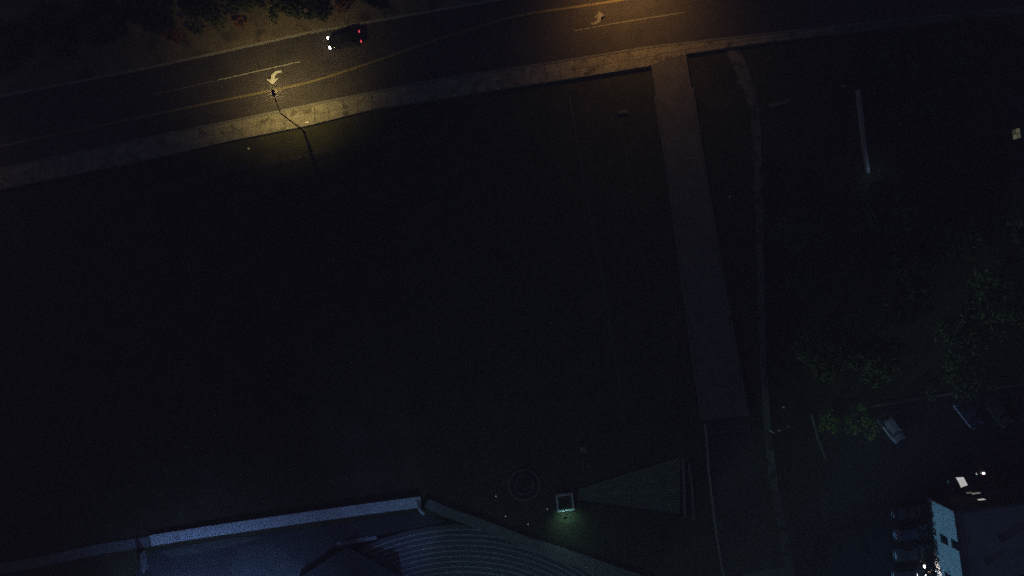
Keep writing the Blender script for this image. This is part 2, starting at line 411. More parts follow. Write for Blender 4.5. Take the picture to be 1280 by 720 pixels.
# dark pointed roof (a hipped booth) that hides part of the rows
rt = thing('low_canopy', 'dark low pointed canopy beside the curved seating rows', 'canopy', P(432, 742, ZA))
def L(p, z, o): return P(p[0], p[1], z) - o.location
bz = ZA + .75
apx = L((433, 684), bz + .05, rt); ridge_e = L((440, 800), bz + .5, rt)
e1, e2, e3, e4 = L((372, 724), bz, rt), L((504, 722), bz, rt), L((520, 800), bz, rt), L((350, 800), bz, rt)
top = L((437, 735), bz + .45, rt)
ROOFD = mat('dark_roofing', (.006, .006, .007), (.011, .011, .013), .8, .8, .3)
th = Vector((0, 0, -.18))
V = [apx, e1, e4, ridge_e, e3, e2, top]; n = len(V); V = V + [v + th for v in V]
F = [(0, 6, 1), (1, 6, 3, 2), (6, 0, 5), (6, 5, 4, 3), (7, 8, 13), (8, 9, 10, 13), (7, 13, 12), (13, 10, 11, 12), (0, 1, 8, 7), (1, 2, 9, 8), (2, 3, 10, 9), (3, 4, 11, 10), (4, 5, 12, 11), (5, 0, 7, 12)]
link('roof', mesh('roof', V, F), ROOFD, rt)
for q in ((433, 700), (384, 724), (490, 722), (372, 790), (500, 790)):
    c = L(q, ZA, rt); boxo('post', (c.x * .985, c.y * .985, -.3), (.16, .16, 2.0), DARKM, rt)
# gate post and short wall left of the courts
gp = thing('end_wall', 'slim low wall standing below the bend of the rim walkway', 'wall', P(183, 700, ZA))
boxo('shaft', (0, 0, .6), (.16, 2.6, 1.2), WALLC, gp, rz=R(8)); boxo('cap', (0, 0, 1.23), (.22, 2.66, .06), WALLC, gp, rz=R(8))

# ------------------------------------------------------------------ planter, round bed, wedge terrace on the grass
pl = thing('square_planter', 'square pale-rimmed planter on the lit grass above the amphitheatre', 'planter', P(706, 627, ZF), R(7))
for nm, c, s in (('rim', (0, -1.02, .25), (2.3, .26, .5)), ('rim', (1.02, .0, .25), (.26, 1.78, .5)), ('rim', (0, 1.02, .25), (2.3, .26, .5)), ('rim', (-1.02, 0, .25), (.26, 1.78, .5))):
    boxo(nm, c, s, WALK, pl, bev=.02)
boxo('soil', (0, 0, .19), (1.78, 1.78, .38), GRASS, pl)
lf = tubeo('light_post', [(-.2, -1.02, .5), (-.2, -1.02, 2.3), (-.22, -1.3, 2.45)], .035, DARKM, pl, 6)
boxo('lamp_cap', (-.22, -1.36, 2.46), (.34, .26, .05), DARKM, lf, bev=.01)
boxo('lens', (-.22, -1.36, 2.42), (.22, .16, .03), glow('lens_cool', (.6, 1, .9), .5), lf)
ld = bpy.data.lights.new('planter_light', 'SPOT'); ld.energy = 320; ld.color = (.38, .92, .88); ld.spot_size = R(118); ld.spot_blend = .9; ld.shadow_soft_size = .15
lo = bpy.data.objects.new('planter_light', ld); COL.objects.link(lo); lo.parent = pl; lo.location = (-.22, -1.34, 2.36); lo.rotation_euler = (R(-36), R(-6), 0)

rbed = thing('round_bed', 'round ringed planting bed with a dark shrub in its middle', 'planter', P(655, 606, ZF))
def ring(r0, r1, z0, z1, n=40):
    V, F = [], []
    for i in range(n):
        a = 2 * math.pi * i / n
        for rr in (r0, r1):
            for zz in (z0, z1): V.append((rr * math.cos(a), rr * math.sin(a), zz))
    for i in range(n):
        a = i * 4; b = ((i + 1) % n) * 4
        F += [(a + 1, a + 3, b + 3, b + 1), (a + 2, a, b, b + 2), (a, a + 1, b + 1, b), (a + 3, a + 2, b + 2, b + 3)]
    return V, F
link('outer_ring', mesh('outer_ring', *ring(1.9, 2.12, -.05, .12)), mat('dull_stone', (.10, .105, .10), (.16, .16, .15), 2, .9), rbed)
link('inner_ring', mesh('inner_ring', *ring(1.15, 1.3, -.05, .16)), MATS['dull_stone'], rbed)
bm = bmesh.new(); bmesh.ops.create_cone(bm, cap_ends=True, segments=24, radius1=1.9, radius2=1.9, depth=.06, matrix=Matrix.Translation((0, 0, .0)))
link('soil', done(bm, 'soil'), SOIL, rbed)

wt = thing('wedge_terrace', 'wedge-shaped terrace of narrow parallel boards beside the lane', 'terrace', P(800, 610, ZF))
BO = mat('weathered_board', (.09, .115, .075), (.15, .18, .12), 1.5, .9, .2, coords='object', vary=.2)
x0, x1 = 722, 850; nb = 19
for i in range(nb):
    f0, f1 = i / nb, (i + 1) / nb - .12 / nb
    def edge(f, x):
        t = (x - 722) / 128
        a = 612 - 40 * t; b = 626 + 18 * t
        return a + (b - a) * f
    # boards run lengthwise; each one starts and ends on the wedge outline
    q = [P(x0, edge(f0, x0), ZF + .15), P(x1, edge(f0, x1), ZF + .15), P(x1, edge(f1, x1), ZF + .15), P(x0, edge(f1, x0), ZF + .15)]
    prism('board', [p - wt.location for p in q], -.05, .13 + random.uniform(0, .02), BO, wt)
tw = band('edge_beam', [P(*p, ZF) - wt.location for p in [(853, 571), (855, 610), (856, 646)]], .3, -.05, .3, mat('edge_concrete', (.12, .13, .13), (.18, .19, .19), 1.5, .9, .2), wt)
tw = band('edge_beam', [P(*p, ZF) - wt.location for p in [(861, 580), (865, 612), (867, 648)]], .25, -.05, .22, MATS['edge_concrete'], wt)
band('edge_beam', [P(*p, ZF) - wt.location for p in [(721, 627.5), (790, 637), (851, 645.5)]], .25, -.05, .25, DARKM, wt)

# ------------------------------------------------------------------ floodlight mast south of the seating: it lights rim, wall and cars
def aim(loc, target): return (Vector(target) - Vector(loc)).to_track_quat('-Z', 'Y').to_euler()
fm_loc = P(600, 1010, ZA)
fm = thing('floodlight_mast', 'tall floodlight mast below the amphitheatre', 'floodlight', fm_loc)
tubeo('pole', [(0, 0, -.1), (0, 0, 6), (0, 0, 14)], [.16, .13, .09], STEEL, fm, 10)
boxo('crossbar', (0, 0, 13.9), (3.8, .12, .12), STEEL, fm)
def flood(x, tgt, col, en, size, blend=.6):
    hd = boxo('lamp_head', (x, .2, 14.0), (.6, .35, .45), DARKM, fm, bev=.05)
    boxo('lens', (0 + x, .39, 13.98), (.5, .03, .36), glow('lens_flood', (.5, .8, 1), 5), hd)
    l = bpy.data.lights.new('flood_light', 'SPOT'); l.energy = en; l.color = col; l.spot_size = R(size); l.spot_blend = blend; l.shadow_soft_size = .2
    o = bpy.data.objects.new('flood_light', l); COL.objects.link(o); o.parent = fm
    o.location = (x, .45, 14.0)
    o.rotation_euler = aim(Vector(fm_loc) + Vector((x, .45, 14.0)), tgt)
flood(.0, P(690, 640, ZA), (.26, .65, .75), 13000, 62)
flood(1.8, P(1160, 524, ZA + 1), (.28, .52, 1.0), 70000, 10, .8)
flood(-.9, P(485, 637, ZA), (.20, .42, 1.0), 32000, 22, 1.0)
flood(1.5, P(1225, 400, 5), (.36, .8, .70), 80000, 15, .9)
flood(-1.5, P(1060, 470, 3), (.36, .8, .70), 62000, 15, .9)
flood(.9, P(1195, 690, 2), (.18, .60, 1.0), 84000, 19, .8)

# two lamp posts on the court below the rim walkway
for q, en, lb in (((235, 778), 7500, 'left lamp post on the court below the rim walkway'), ((350, 812), 15000, 'right lamp post on the court below the rim walkway')):
    lp_ = thing('lamp_post', lb, 'lamp post', P(*q, ZA), 0, 'lamp posts below the rim walkway')
    tubeo('pole', [(0, 0, -.1), (0, 0, 3), (0, 0, 7)], [.1, .08, .06], STEEL, lp_, 8)
    bm = bmesh.new(); bmesh.ops.create_cone(bm, cap_ends=True, segments=16, radius1=.42, radius2=.12, depth=.3, matrix=Matrix.Translation((0, 0, 7.15)))
    hd_ = link('lamp_head', done(bm, 'lamp_head'), DARKM, lp_)
    bm = bmesh.new(); bmesh.ops.create_cone(bm, cap_ends=True, segments=16, radius1=.34, radius2=.34, depth=.03, matrix=Matrix.Translation((0, 0, 6.98)))
    link('lens', done(bm, 'lens'), glow('lens_flood', (.5, .8, 1), 5), hd_)
    l = bpy.data.lights.new('post_light', 'SPOT'); l.energy = en; l.color = (.20, .40, 1.0); l.spot_size = R(150); l.spot_blend = .6; l.shadow_soft_size = .2
    o = bpy.data.objects.new('post_light', l); COL.objects.link(o); o.parent = lp_; o.location = (0, 0, 6.9); o.rotation_euler = (R(12), 0, 0)

# ------------------------------------------------------------------ block at the lower right
ang = math.atan2(.135, 1)
bl = thing('flat_roofed_building', 'flat-roofed block with a pale lit side wall and two stacked dark windows', 'building', P(1157, 622, ZF), ang)
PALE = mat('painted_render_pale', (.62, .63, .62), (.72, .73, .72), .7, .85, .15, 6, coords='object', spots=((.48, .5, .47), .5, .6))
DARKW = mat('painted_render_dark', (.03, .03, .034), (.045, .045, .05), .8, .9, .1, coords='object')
RF = mat('roof_membrane', (.15, .16, .18), (.21, .22, .24), .35, .85, .2, 7, coords='object', spots=((.07, .075, .09), .2, .56))
def on_wall(px, py, side):
    """(distance along the wall, height above ground) of the wall point seen at that pixel"""
    o = bl.location; u = Vector((math.cos(ang), math.sin(ang), 0)); v = Vector((math.sin(ang), -math.cos(ang), 0))
    d = v if side else u; nrm = u if side else v
    ray = P(px, py, 0) - Vector((0, 0, H)); t = nrm.dot(Vector((o.x, o.y, H)) - Vector((0, 0, H)) ) / nrm.dot(ray)
    q = Vector((0, 0, H)) + ray * t - o
    return q.dot(d), q.z
BH = 6.3; BW, BD = 26, 24
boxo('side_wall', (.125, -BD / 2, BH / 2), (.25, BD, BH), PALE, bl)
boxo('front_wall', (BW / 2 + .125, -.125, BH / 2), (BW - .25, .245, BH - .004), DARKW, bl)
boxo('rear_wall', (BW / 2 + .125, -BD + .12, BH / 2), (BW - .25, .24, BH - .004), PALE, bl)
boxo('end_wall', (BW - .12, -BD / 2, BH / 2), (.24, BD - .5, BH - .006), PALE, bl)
rf = boxo('roof', (BW / 2, -BD / 2, BH - .14), (BW - .5, BD - .5, .2), RF, bl)
boxo('parapet_cap', (.125, -BD / 2, BH + .03), (.32, BD + .06, .06), mat('cap_metal', (.06, .065, .08), (.09, .095, .11), 2, .6, coords='object'), rf)
boxo('parapet_cap', (BW / 2 + .2, -.125, BH + .028), (BW - .3, .32, .056), MATS['cap_metal'], rf)
for ux, uy, us in ((7.2, -9.3, (1.0, .8, .6)), (5.2, -4.1, (.8, .8, .35)), (11, -5.5, (1.6, 1.2, .9)), (3.1, -6.6, (.7, .7, .25))):
    u = boxo('roof_vent', (ux, uy, BH - .04 + us[2] / 2), us, mat('vent_metal', (.05, .05, .055), (.08, .08, .085), 3, .6, coords='object'), rf, bev=.04)
    boxo('fan_grille', (ux, uy, BH - .04 + us[2] + .015), (us[0] * .7, us[1] * .7, .03), DARKM, u) if False else None
WG = glass('window_glass', (.012, .014, .018), .1)
def wall_window(y, z, wd, ht):
    f = boxo('window', (-.01, y, z), (.06, wd + .14, ht + .14), mat('window_frame_dark', (.05, .055, .06), (.07, .075, .08), 4, .6, coords='object'), bl)
    boxo('pane', (-.035, y, z), (.03, wd / 2 - .04, ht), WG, f).location.y += wd / 4
    boxo('pane', (-.036, y, z), (.03, wd / 2 - .04, ht), WG, f).location.y -= wd / 4
    boxo('sill', (-.07, y, z - ht / 2 - .1), (.14, wd + .3, .06), KERB, f)
for q in ((1181, 675), (1195, 681.5), (1187, 723), (1201, 730)):
    d_, z_ = on_wall(*q, True); wall_window(-d_, z_, .95, 1.25)
pa, pb = on_wall(1164.5, 687.5, True), on_wall(1205.5, 716.5, True)
PW = mat('pipe_white', (.75, .76, .76), (.82, .83, .83), 3, .4, coords='object')
ya, za, yb, zb = -pa[0], max(.1, pa[1]), -pb[0], min(6.2, pb[1])
V = [(x_, y_ + dy, z_) for x_ in (-.035, -.002) for (y_, z_) in ((ya, za), (yb, zb)) for dy in (-.08, .08)]
link('downpipe', mesh('downpipe', V, [(0, 1, 3, 2), (4, 6, 7, 5), (0, 2, 6, 4), (1, 5, 7, 3), (0, 4, 5, 1), (2, 3, 7, 6)]), PW, bl)
for q in ((1167, 667.5), (1171, 713), (1187, 716)):
    d_, z_ = on_wall(*q, True)
    boxo('meter_box', (-.09, -d_, max(.4, z_)), (.16, .34, .45), MATS['pipe_white'], bl, bev=.02)
LITW = glow('lit_window_glass', (1.0, .95, .9), .55)
LITD = glow('dim_window_glass', (1.0, .92, .78), .22)
LITM = glow('mid_window_glass', (1.0, .95, .85), .16)
for q, wd, m in (((1208, 614.5), .75, LITM), ((1220, 617), 1.1, LITD), ((1227, 624.8), .85, LITW)):
    xx, z_ = on_wall(*q, False); z_ = max(.5, z_)
    f = boxo('window', (xx, .01, z_), (wd + .14, .05, .62), DARKW, bl); boxo('pane', (xx, .035, z_), (wd, .02, .5), m, f)
    boxo('sill', (xx, .06, z_ - .36), (wd + .2, .12, .05), KERB, f)

# house at the right edge with one lit window
hs = thing('dark_house', 'unlit house at the right edge with one small yellow lit window', 'house', P(1249, 128, ZF), R(8))
HW = mat('house_wall_dark', (.05, .05, .05), (.075, .073, .07), 1.0, .9, .1, coords='object')
boxo('wall', (9.5, -5.5, 2.7), (19, 11, 5.4), HW, hs)
V = [(-.6, .6, 5.4), (19.6, .6, 5.4), (19.6, -11.6, 5.4), (-.6, -11.6, 5.4), (4.5, -5.5, 8.0), (14.5, -5.5, 8.0)]
link('roof', mesh('roof', V, [(0, 4, 5, 1), (1, 5, 2), (2, 5, 4, 3), (3, 4, 0), (0, 1, 2, 3)]), mat('roof_tiles_dark', (.025, .024, .024), (.04, .038, .037), 1.5, .9, .3, coords='object'), hs)
f = boxo('window', (-.02, -4.7, 2.5), (.08, 1.35, 1.55), mat('frame_pale', (.1, .1, .09), (.14, .14, .13), 3, .7, coords='object'), hs)
for dy, dz, e in ((-.33, -.36, .10), (-.33, .36, .07), (.33, -.36, .035), (.33, .36, .09)):
    boxo('pane', (-.07, -4.7 + dy, 2.5 + dz), (.03, .58, .66), glow('lit_pane_%d' % (e * 1000), (1.0, .95, .55), e), f)
boxo('door', (-.03, -8.2, 1.1), (.08, 1.0, 2.1), DARKM, hs)

# ------------------------------------------------------------------ cars
def car_mesh_body(Ln, Wd, hood=.92, belt=.98):
    st = [(-.50, .80, .42, .66), (-.492, .88, .33, .80), (-.46, .95, .26, .93), (-.36, .99, .22, belt), (-.2, 1.0, .2, belt), (0, 1.0, .2, belt), (.16, 1.0, .2, belt - .02), (.27, .99, .2, hood), (.40, .96, .22, hood - .07), (.465, .90, .26, hood - .16), (.49, .82, .33, hood - .24), (.5, .72, .42, .56)]
    V, F = [], []
    for xf, wf, zb, zt in st:
        x = xf * Ln; hw = Wd / 2 * wf
        ring_ = [(-.72, zb), (-.96, zb + .08), (-1.0, zb + (zt - zb) * .45), (-.985, zb + (zt - zb) * .72), (-.93, zt - .05), (-.78, zt - .005), (-.3, zt + .015), (.3, zt + .015), (.78, zt - .005), (.93, zt - .05), (.985, zb + (zt - zb) * .72), (1.0, zb + (zt - zb) * .45), (.96, zb + .08), (.72, zb)]
        V += [(x, hw * a, z) for a, z in ring_]
    m = 14
    for i in range(len(st) - 1):
        for k in range(m):
            a, b = i * m + k, i * m + (k + 1) % m
            F.append((a, b, b + m, a + m))
    F.append(tuple(range(m))); F.append(tuple(range(len(st) * m - 1, (len(st) - 1) * m - 1, -1)))
    bm = bmesh.new(); vv = [bm.verts.new(v) for v in V]
    for f in F: bm.faces.new([vv[i] for i in f])
    return done(bm, 'body')

WHEEL = {}
def make_car(label, loc, rz, paint, Ln=4.6, Wd=1.82, Ht=1.45, kind='sedan', head=None, tail=None, screen=None, group=None):
    t = thing('car', label, 'car', loc, rz, group)
    body = link('body', car_mesh_body(Ln, Wd), paint, t, True)
    for p in body.data.polygons: p.use_smooth = True
    z0 = .97
    if kind == 'sedan': xf0, xf1, xr1, xr0 = .25, .09, -.20, -.36
    else: xf0, xf1, xr1, xr0 = .26, .12, -.40, -.475
    bw, tw_ = Wd / 2 * .90, Wd / 2 * .70
    zt = Ht
    A = lambda xf, y, z: Vector((xf * Ln, y, z))
    zf = z0 - .05
    # greenhouse: roof panel with thickness, glazing between it and the body
    V = [A(xf1, -tw_, zt - .03), A(xf1, tw_, zt - .03), A((xf1 + xr1) / 2, tw_ * 1.03, zt + .01), A(xr1, tw_, zt - .03), A(xr1, -tw_, zt - .03), A((xf1 + xr1) / 2, -tw_ * 1.03, zt + .01), A((xf1 + xr1) / 2, 0, zt + .05), A(xf1 - .01, 0, zt + .012), A(xr1 + .01, 0, zt + .012)]
    F = [(7, 6, 2, 1), (0, 5, 6, 7), (6, 8, 3, 2), (5, 4, 8, 6)]
    bm = bmesh.new(); vv = [bm.verts.new(v) for v in V]; fs = [bm.faces.new([vv[i] for i in f]) for f in F]
    bmesh.ops.recalc_face_normals(bm, faces=bm.faces)
    bmesh.ops.solidify(bm, geom=bm.faces[:], thickness=.04)
    link('roof', done(bm, 'roof'), paint, t)
    def pane(nm, q, m=CARGLASS, par=t):
        return link(nm, mesh(nm, q, [(0, 1, 2, 3)] if len(q) == 4 else [tuple(range(len(q)))]), m, par)
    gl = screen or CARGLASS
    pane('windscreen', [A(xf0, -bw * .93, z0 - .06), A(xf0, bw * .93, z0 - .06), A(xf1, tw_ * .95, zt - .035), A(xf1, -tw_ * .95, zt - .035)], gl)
    pane('rear_window', [A(xr0, bw * .93, z0 - .02), A(xr0, -bw * .93, z0 - .02), A(xr1, -tw_ * .95, zt - .035), A(xr1, tw_ * .95, zt - .035)])
    for s in (-1, 1):
        mid0, mid1 = (xf0 + xr0) / 2 + .0, (xf1 + xr1) / 2
        pane('side_window', [A(xf0 - .01, s * bw, z0 - .04), A(mid0 + .006, s * bw, z0 - .02), A(mid1 + .006, s * tw_ * .985, zt - .04), A(xf1, s * tw_ * .985, zt - .04)])
        pane('side_window', [A(mid0 - .006, s * bw, z0 - .02), A(xr0 + .01, s * bw, z0 - .02), A(xr1, s * tw_ * .985, zt - .04), A(mid1 - .006, s * tw_ * .985, zt - .04)])
        for (xa, xb) in ((xf0, xf1), (mid0, mid1), (xr0, xr1)):
            tubeo('pillar', [A(xa, s * bw * .97, z0 - .06), A(xb, s * tw_ * .985, zt - .03)], .035, paint, t, 6)
        mb = bmesh.new(); box(mb, (xf0 * Ln - .22, s * (Wd / 2 + .07), z0 + .06), (.12, .2, .13), 0, .03); link('mirror', done(mb, 'mirror'), paint, t)
        for xw in (.31, -.30):
            if 'tyre' not in WHEEL:
                bm = bmesh.new(); bmesh.ops.create_cone(bm, cap_ends=True, segments=20, radius1=.32, radius2=.32, depth=.2, matrix=Matrix.Rotation(R(90), 4, 'X')); 
                WHEEL['tyre'] = done(bm, 'wheel'); WHEEL['tyre'].materials.append(RUBBER)
                bm = bmesh.new(); bmesh.ops.create_cone(bm, cap_ends=True, segments=16, radius1=.21, radius2=.21, depth=.215, matrix=Matrix.Rotation(R(90), 4, 'X')); 
                WHEEL['rim'] = done(bm, 'rim'); WHEEL['rim'].materials.append(ALLOY)
            wo = link('wheel', WHEEL['tyre'], None, t); wo.location = (xw * Ln, s * (Wd / 2 - .085), .32)
            link('rim', WHEEL['rim'], None, wo)
        hb = bmesh.new(); box(hb, (Ln * .468, s * Wd * .345, .70), (.26, .36, .15), s * R(-14), .04)
        link('headlight', done(hb, 'headlight'), head or mat('headlight_glass', (.35, .36, .38), (.45, .46, .48), 4, .15, coords='object'), t)
        tb = bmesh.new(); box(tb, (-Ln * .482, s * Wd * .355, .80), (.16, .34, .16), s * R(12), .03)
        link('taillight', done(tb, 'taillight'), tail or mat('taillight_glass', (.18, .01, .01), (.25, .015, .015), 4, .2, coords='object'), t)
    for xe, zz in ((.497, .40), (-.497, .42)):
        boxo('bumper', (xe * Ln, 0, zz), (.1, Wd * .80, .22), mat('bumper_dark', (.02, .02, .02), (.03, .03, .03), 4, .7, coords='object'), t, bev=.03)
    boxo('number_plate', (-Ln * .5 - .055, 0, .62), (.02, .5, .12), PAPER, t)
    return t
def paint(nm, c, rough=.28): return mat('paint_' + nm, c, tuple(x * 1.15 + .002 for x in c), 1.5, rough, coords='object', spec=.6)
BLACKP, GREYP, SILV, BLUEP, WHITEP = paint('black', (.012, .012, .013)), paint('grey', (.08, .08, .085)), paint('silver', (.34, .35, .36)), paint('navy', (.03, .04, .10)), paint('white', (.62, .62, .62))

HEADON = glow('headlight_lit', (.95, .97, 1.0), 14)
TAILON = glow('taillight_lit', (1.0, .05, .10), 1.3)
hd = math.atan2(14 * -1.0, -62)      # along the road, towards the left
dirv = P(407, 52.5) - P(452, 43.5)
make_car('dark car with both headlights lit driving along the road', P(432, 52.0, .0), math.atan2(dirv.y, dirv.x), paint('gloss_black', (.014, .014, .015), .12), 4.35, 1.8, 1.46, head=HEADON, tail=TAILON)
mv = [o for o in bpy.data.objects if o.get('label', '').startswith('dark car with both')][0]
boxo('glint_strip', (.1, .915, .93), (3.1, .03, .09), ALLOY, mv, bev=.008)  # bright strip added as the reflected streak on the car's near side
CG = 'cars parked by the building'
a45 = math.atan2(-(548 - 520), 1122 - 1101)
make_car('silver parked car beside the green bush', P(1111, 534, ZF + .02), a45, SILV, 4.1, 1.75, 1.5, 'hatch', group=CG)
make_car('navy parked car catching a blue streak painted as a pale panel along its side', P(1206, 515, ZF + .02), a45 + R(2), BLUEP, 4.5, 1.8, 1.45, group=CG)
navy = [o for o in bpy.data.objects if o.get('label', '').startswith('navy parked car catching')][0]
boxo('glint_panel', (-.1, -.925, .66), (3.7, .03, .34), WHITEP, navy, bev=.008)  # white panel painted on as the streak of reflected light
make_car('grey parked car just right of the blue-streaked car', P(1243, 513, ZF + .02), a45, GREYP, 4.4, 1.8, 1.45, group=CG)
make_car('black parked car at the right end of the angled row', P(1275, 509, ZF + .02), a45, BLACKP, 4.4, 1.8, 1.5, 'hatch', group=CG)
rzw = ang
make_car('black parked car topmost beside the pale wall', P(1133, 637, ZF + .02), rzw, BLACKP, 4.5, group=CG)
make_car('navy parked car second from top beside the pale wall', P(1135, 663, ZF + .02), rzw + R(1), BLUEP, 4.4, kind='hatch', Ht=1.5, group=CG)
make_car('grey parked car third from top beside the pale wall', P(1136, 689, ZF + .02), rzw - R(1), GREYP, 4.5, group=CG)
make_car('dark parked car with lit headlights facing the pale wall', P(1133, 714.5, ZF + .02), rzw + R(.5), GREYP, 4.4, kind='hatch', Ht=1.5, head=HEADON, group=CG)
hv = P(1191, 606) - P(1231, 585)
make_car('black car added with a glowing windscreen as the bright patch by the dark wall', P(1202, 596, ZF + .02), math.atan2(hv.y, hv.x), BLACKP, 4.5, 1.8, 1.5, screen=glow('windscreen_glow_added', (1.0, .94, .92), .6), group=CG)  # added car; its glowing windscreen stands for a lit patch of ground
hl = bpy.data.lights.new('headlight_beam', 'SPOT'); hl.energy = 120; hl.color = (1, .85, .75); hl.spot_size = R(90); hl.spot_blend = .8; hl.shadow_soft_size = .1
ho = bpy.data.objects.new('headlight_beam', hl); COL.objects.link(ho); q = P(1155, 713, ZF); ho.location = (q.x, q.y, ZF + .75); ho.rotation_euler = (R(80), 0, ang - R(90))
# small lamp behind that car
bo = thing('bollard_light', 'small bright white bollard light behind the added car with glowing windscreen', 'bollard', P(1224, 589.5, ZF))
tubeo('post', [(0, 0, 0), (0, 0, .8)], .07, DARKM, bo); bm = bmesh.new(); bmesh.ops.create_uvsphere(bm, u_segments=10, v_segments=8, radius=.16, matrix=Matrix.Translation((0, 0, .93))); link('lamp_globe', done(bm, 'lamp_globe'), glow('globe_lit', (1, .97, .95), 4), bo, True)

# ------------------------------------------------------------------ pale wall strip on the right
lw = tag(band('garden_wall', [P(*p, ZF + .6) for p in [(1073.5, 112), (1078, 150), (1081.5, 185), (1086, 216)]], .42, ZF - .1, ZF + .6, mat('wall_pale', (.34, .34, .34), (.44, .44, .44), 1.2, .85, .2)), 'long thin pale garden wall, lit at its lower end, left of the lit window', 'wall')
bo = thing('added_path_light', 'unseen path light added at the lower end of the thin pale wall', 'path light', P(1089.5, 220, ZF))  # unseen lamp added to brighten the wall's lower end
tubeo('post', [(0, 0, 0), (0, 0, 2.6)], .05, DARKM, bo)
bm = bmesh.new(); bmesh.ops.create_cone(bm, cap_ends=True, segments=14, radius1=.3, radius2=.08, depth=.2, matrix=Matrix.Translation((0, 0, 2.7))); link('lamp_shade', done(bm, 'lamp_shade'), DARKM, bo)
ld = bpy.data.lights.new('added_path_lamp', 'SPOT'); ld.energy = 70; ld.color = (.42, .68, 1); ld.spot_size = R(160); ld.spot_blend = .6; ld.shadow_soft_size = .08
lo = bpy.data.objects.new('added_path_lamp', ld); COL.objects.link(lo); lo.parent = bo; lo.location = (0, 0, 2.55)

# ------------------------------------------------------------------ trees
def leaf_cloud(rng, rx, ry, rz_, zc, nclump, nleaf, size):
    V, F = [], []
    for c in range(nclump):
        while True:
            d = Vector((rng.uniform(-1, 1), rng.uniform(-1, 1), rng.uniform(-1, 1)))
            if .1 < d.length < 1: break
        d = d.normalized() * (d.length ** .45)
        wob = 1 + .22 * math.sin(3 * math.atan2(d.y, d.x) + rx * 7) + .1 * math.sin(5 * math.atan2(d.y, d.x) + ry * 3)
        c0 = Vector((d.x * rx * wob, d.y * ry * wob, zc + d.z * rz_))
        cr = rng.uniform(.25, .5) * min(rx, ry) * .62
        for l in range(nleaf):
            o = Vector((rng.gauss(0, .5), rng.gauss(0, .5), rng.gauss(0, .4))) * cr
            u = Vector((rng.uniform(-1, 1), rng.uniform(-1, 1), rng.uniform(-.5, .5))).normalized()
            v = u.cross(Vector((rng.uniform(-1, 1), rng.uniform(-1, 1), rng.uniform(.3, 1)))).normalized()
            s = size * rng.uniform(.6, 1.3); p = c0 + o; i = len(V)
            V += [p - u * s, p + v * s * .5, p + u * s, p - v * s * .5]
            F.append((i, i + 1, i + 2, i + 3))
    return V, F

def tree(px, py, h, r, leaf, label, z=ZF, nclump=70, nleaf=45, group=None, name='tree', cat='tree'):
    rng = random.Random(int(px * 13 + py * 7))
    base = P(px, py, z)
    # px, py show the crown; move the trunk to the ground below it
    k = (H - (z + h * .65)) / (H - z); base = Vector((base.x * k, base.y * k, z))
    t = thing(name, label, cat, base, rng.uniform(0, 6.28), group)
    if h > 2.5:
        tr = tubeo('trunk', [(0, 0, -.2), (0, 0, .3), (rng.uniform(-.1, .1), .05, h * .35), (rng.uniform(-.3, .3), rng.uniform(-.3, .3), h * .75)], [.3 * h / 8, .22 * h / 8, .16 * h / 8, .05], BARK, t, 8)
        for i in range(5):
            a = i * 1.26 + rng.uniform(-.3, .3)
            tubeo('limb', [(0, 0, h * (.3 + .05 * i)), (math.cos(a) * r * .35, math.sin(a) * r * .35, h * (.48 + .04 * i)), (math.cos(a) * r * .75, math.sin(a) * r * .75, h * (.6 + .05 * i))], [.09 * h / 8, .06 * h / 8, .02], BARK, tr, 6)
        V, F = leaf_cloud(rng, r, r * rng.uniform(.85, 1.1), h * .33, h * .66, nclump, nleaf, .17 + .012 * h)
        link('crown', mesh('crown', V, F), leaf, t)
    else:
        for i in range(4):
            a = i * 1.57
            tubeo('stem', [(0, 0, -.1), (math.cos(a) * r * .3, math.sin(a) * r * .3, h * .5)], [.05, .02], BARK, t, 5)
        V, F = leaf_cloud(rng, r, r * rng.uniform(.85, 1.1), h * .42, h * .5, max(14, nclump // 3), nleaf, .13)
        link('foliage', mesh('foliage', V, F), leaf, t)
    return t
D, M_, RD, BR = LEAFS
TG = 'trees on the dark right side'
for a in [(1000, 288, 8, 2.9, M_, 'dim green tree left of the grove, beside the dark soil strip'),
          (1032, 438, 8, 3.3, M_, 'dim green tree halfway down the dark soil strip'),
          (1105, 262, 10, 3.2, M_, 'tree just below the thin pale garden wall'),
          (1140, 335, 9, 2.8, D, 'dark tree in the middle of the grove'),
          (1135, 382, 7, 2.3, M_, 'small tree below the middle tree of the grove'),
          (1190, 292, 10, 3.4, D, 'broad dark tree in the upper right of the grove'),
          (1250, 378, 10, 3.6, M_, 'large dim tree at the right edge of the grove'),
          (1262, 300, 9, 3.0, D, 'dark tree above the large one at the right edge'),
          (1205, 420, 8, 2.8, D, 'dark tree below and left of the large right-edge tree'),
          (1210, 470, 7, 2.5, D, 'tree over the kerb at the top of the car park'),
          (1095, 450, 8, 2.8, D, 'dark tree above the silver parked car'),
          (1012, 350, 7, 2.3, D, 'narrow dark tree between the two dim trees by the soil strip'),
          (1160, 150, 9, 3.2, D, 'dark tree right of the thin pale wall'),
          (1205, 60, 10, 3.6, D, 'dark tree near the top right corner'),
          (1120, 70, 8, 2.7, D, 'dark tree above the thin pale wall')]:
    tree(*a[:6], group=TG)
tree(1038, 527, 2.2, 1.5, BR, 'bright green bush at the corner of the car park kerb', name='bush', cat='bush', nclump=90)
tree(1078, 529, 2.4, 1.9, BR, 'wider yellow-green bush left of the silver parked car', name='bush', cat='bush', nclump=90)
tree(1165, 492, 1.6, 1.0, M_, 'low bush on the car park kerb above the blue-streaked car', name='bush', cat='bush')
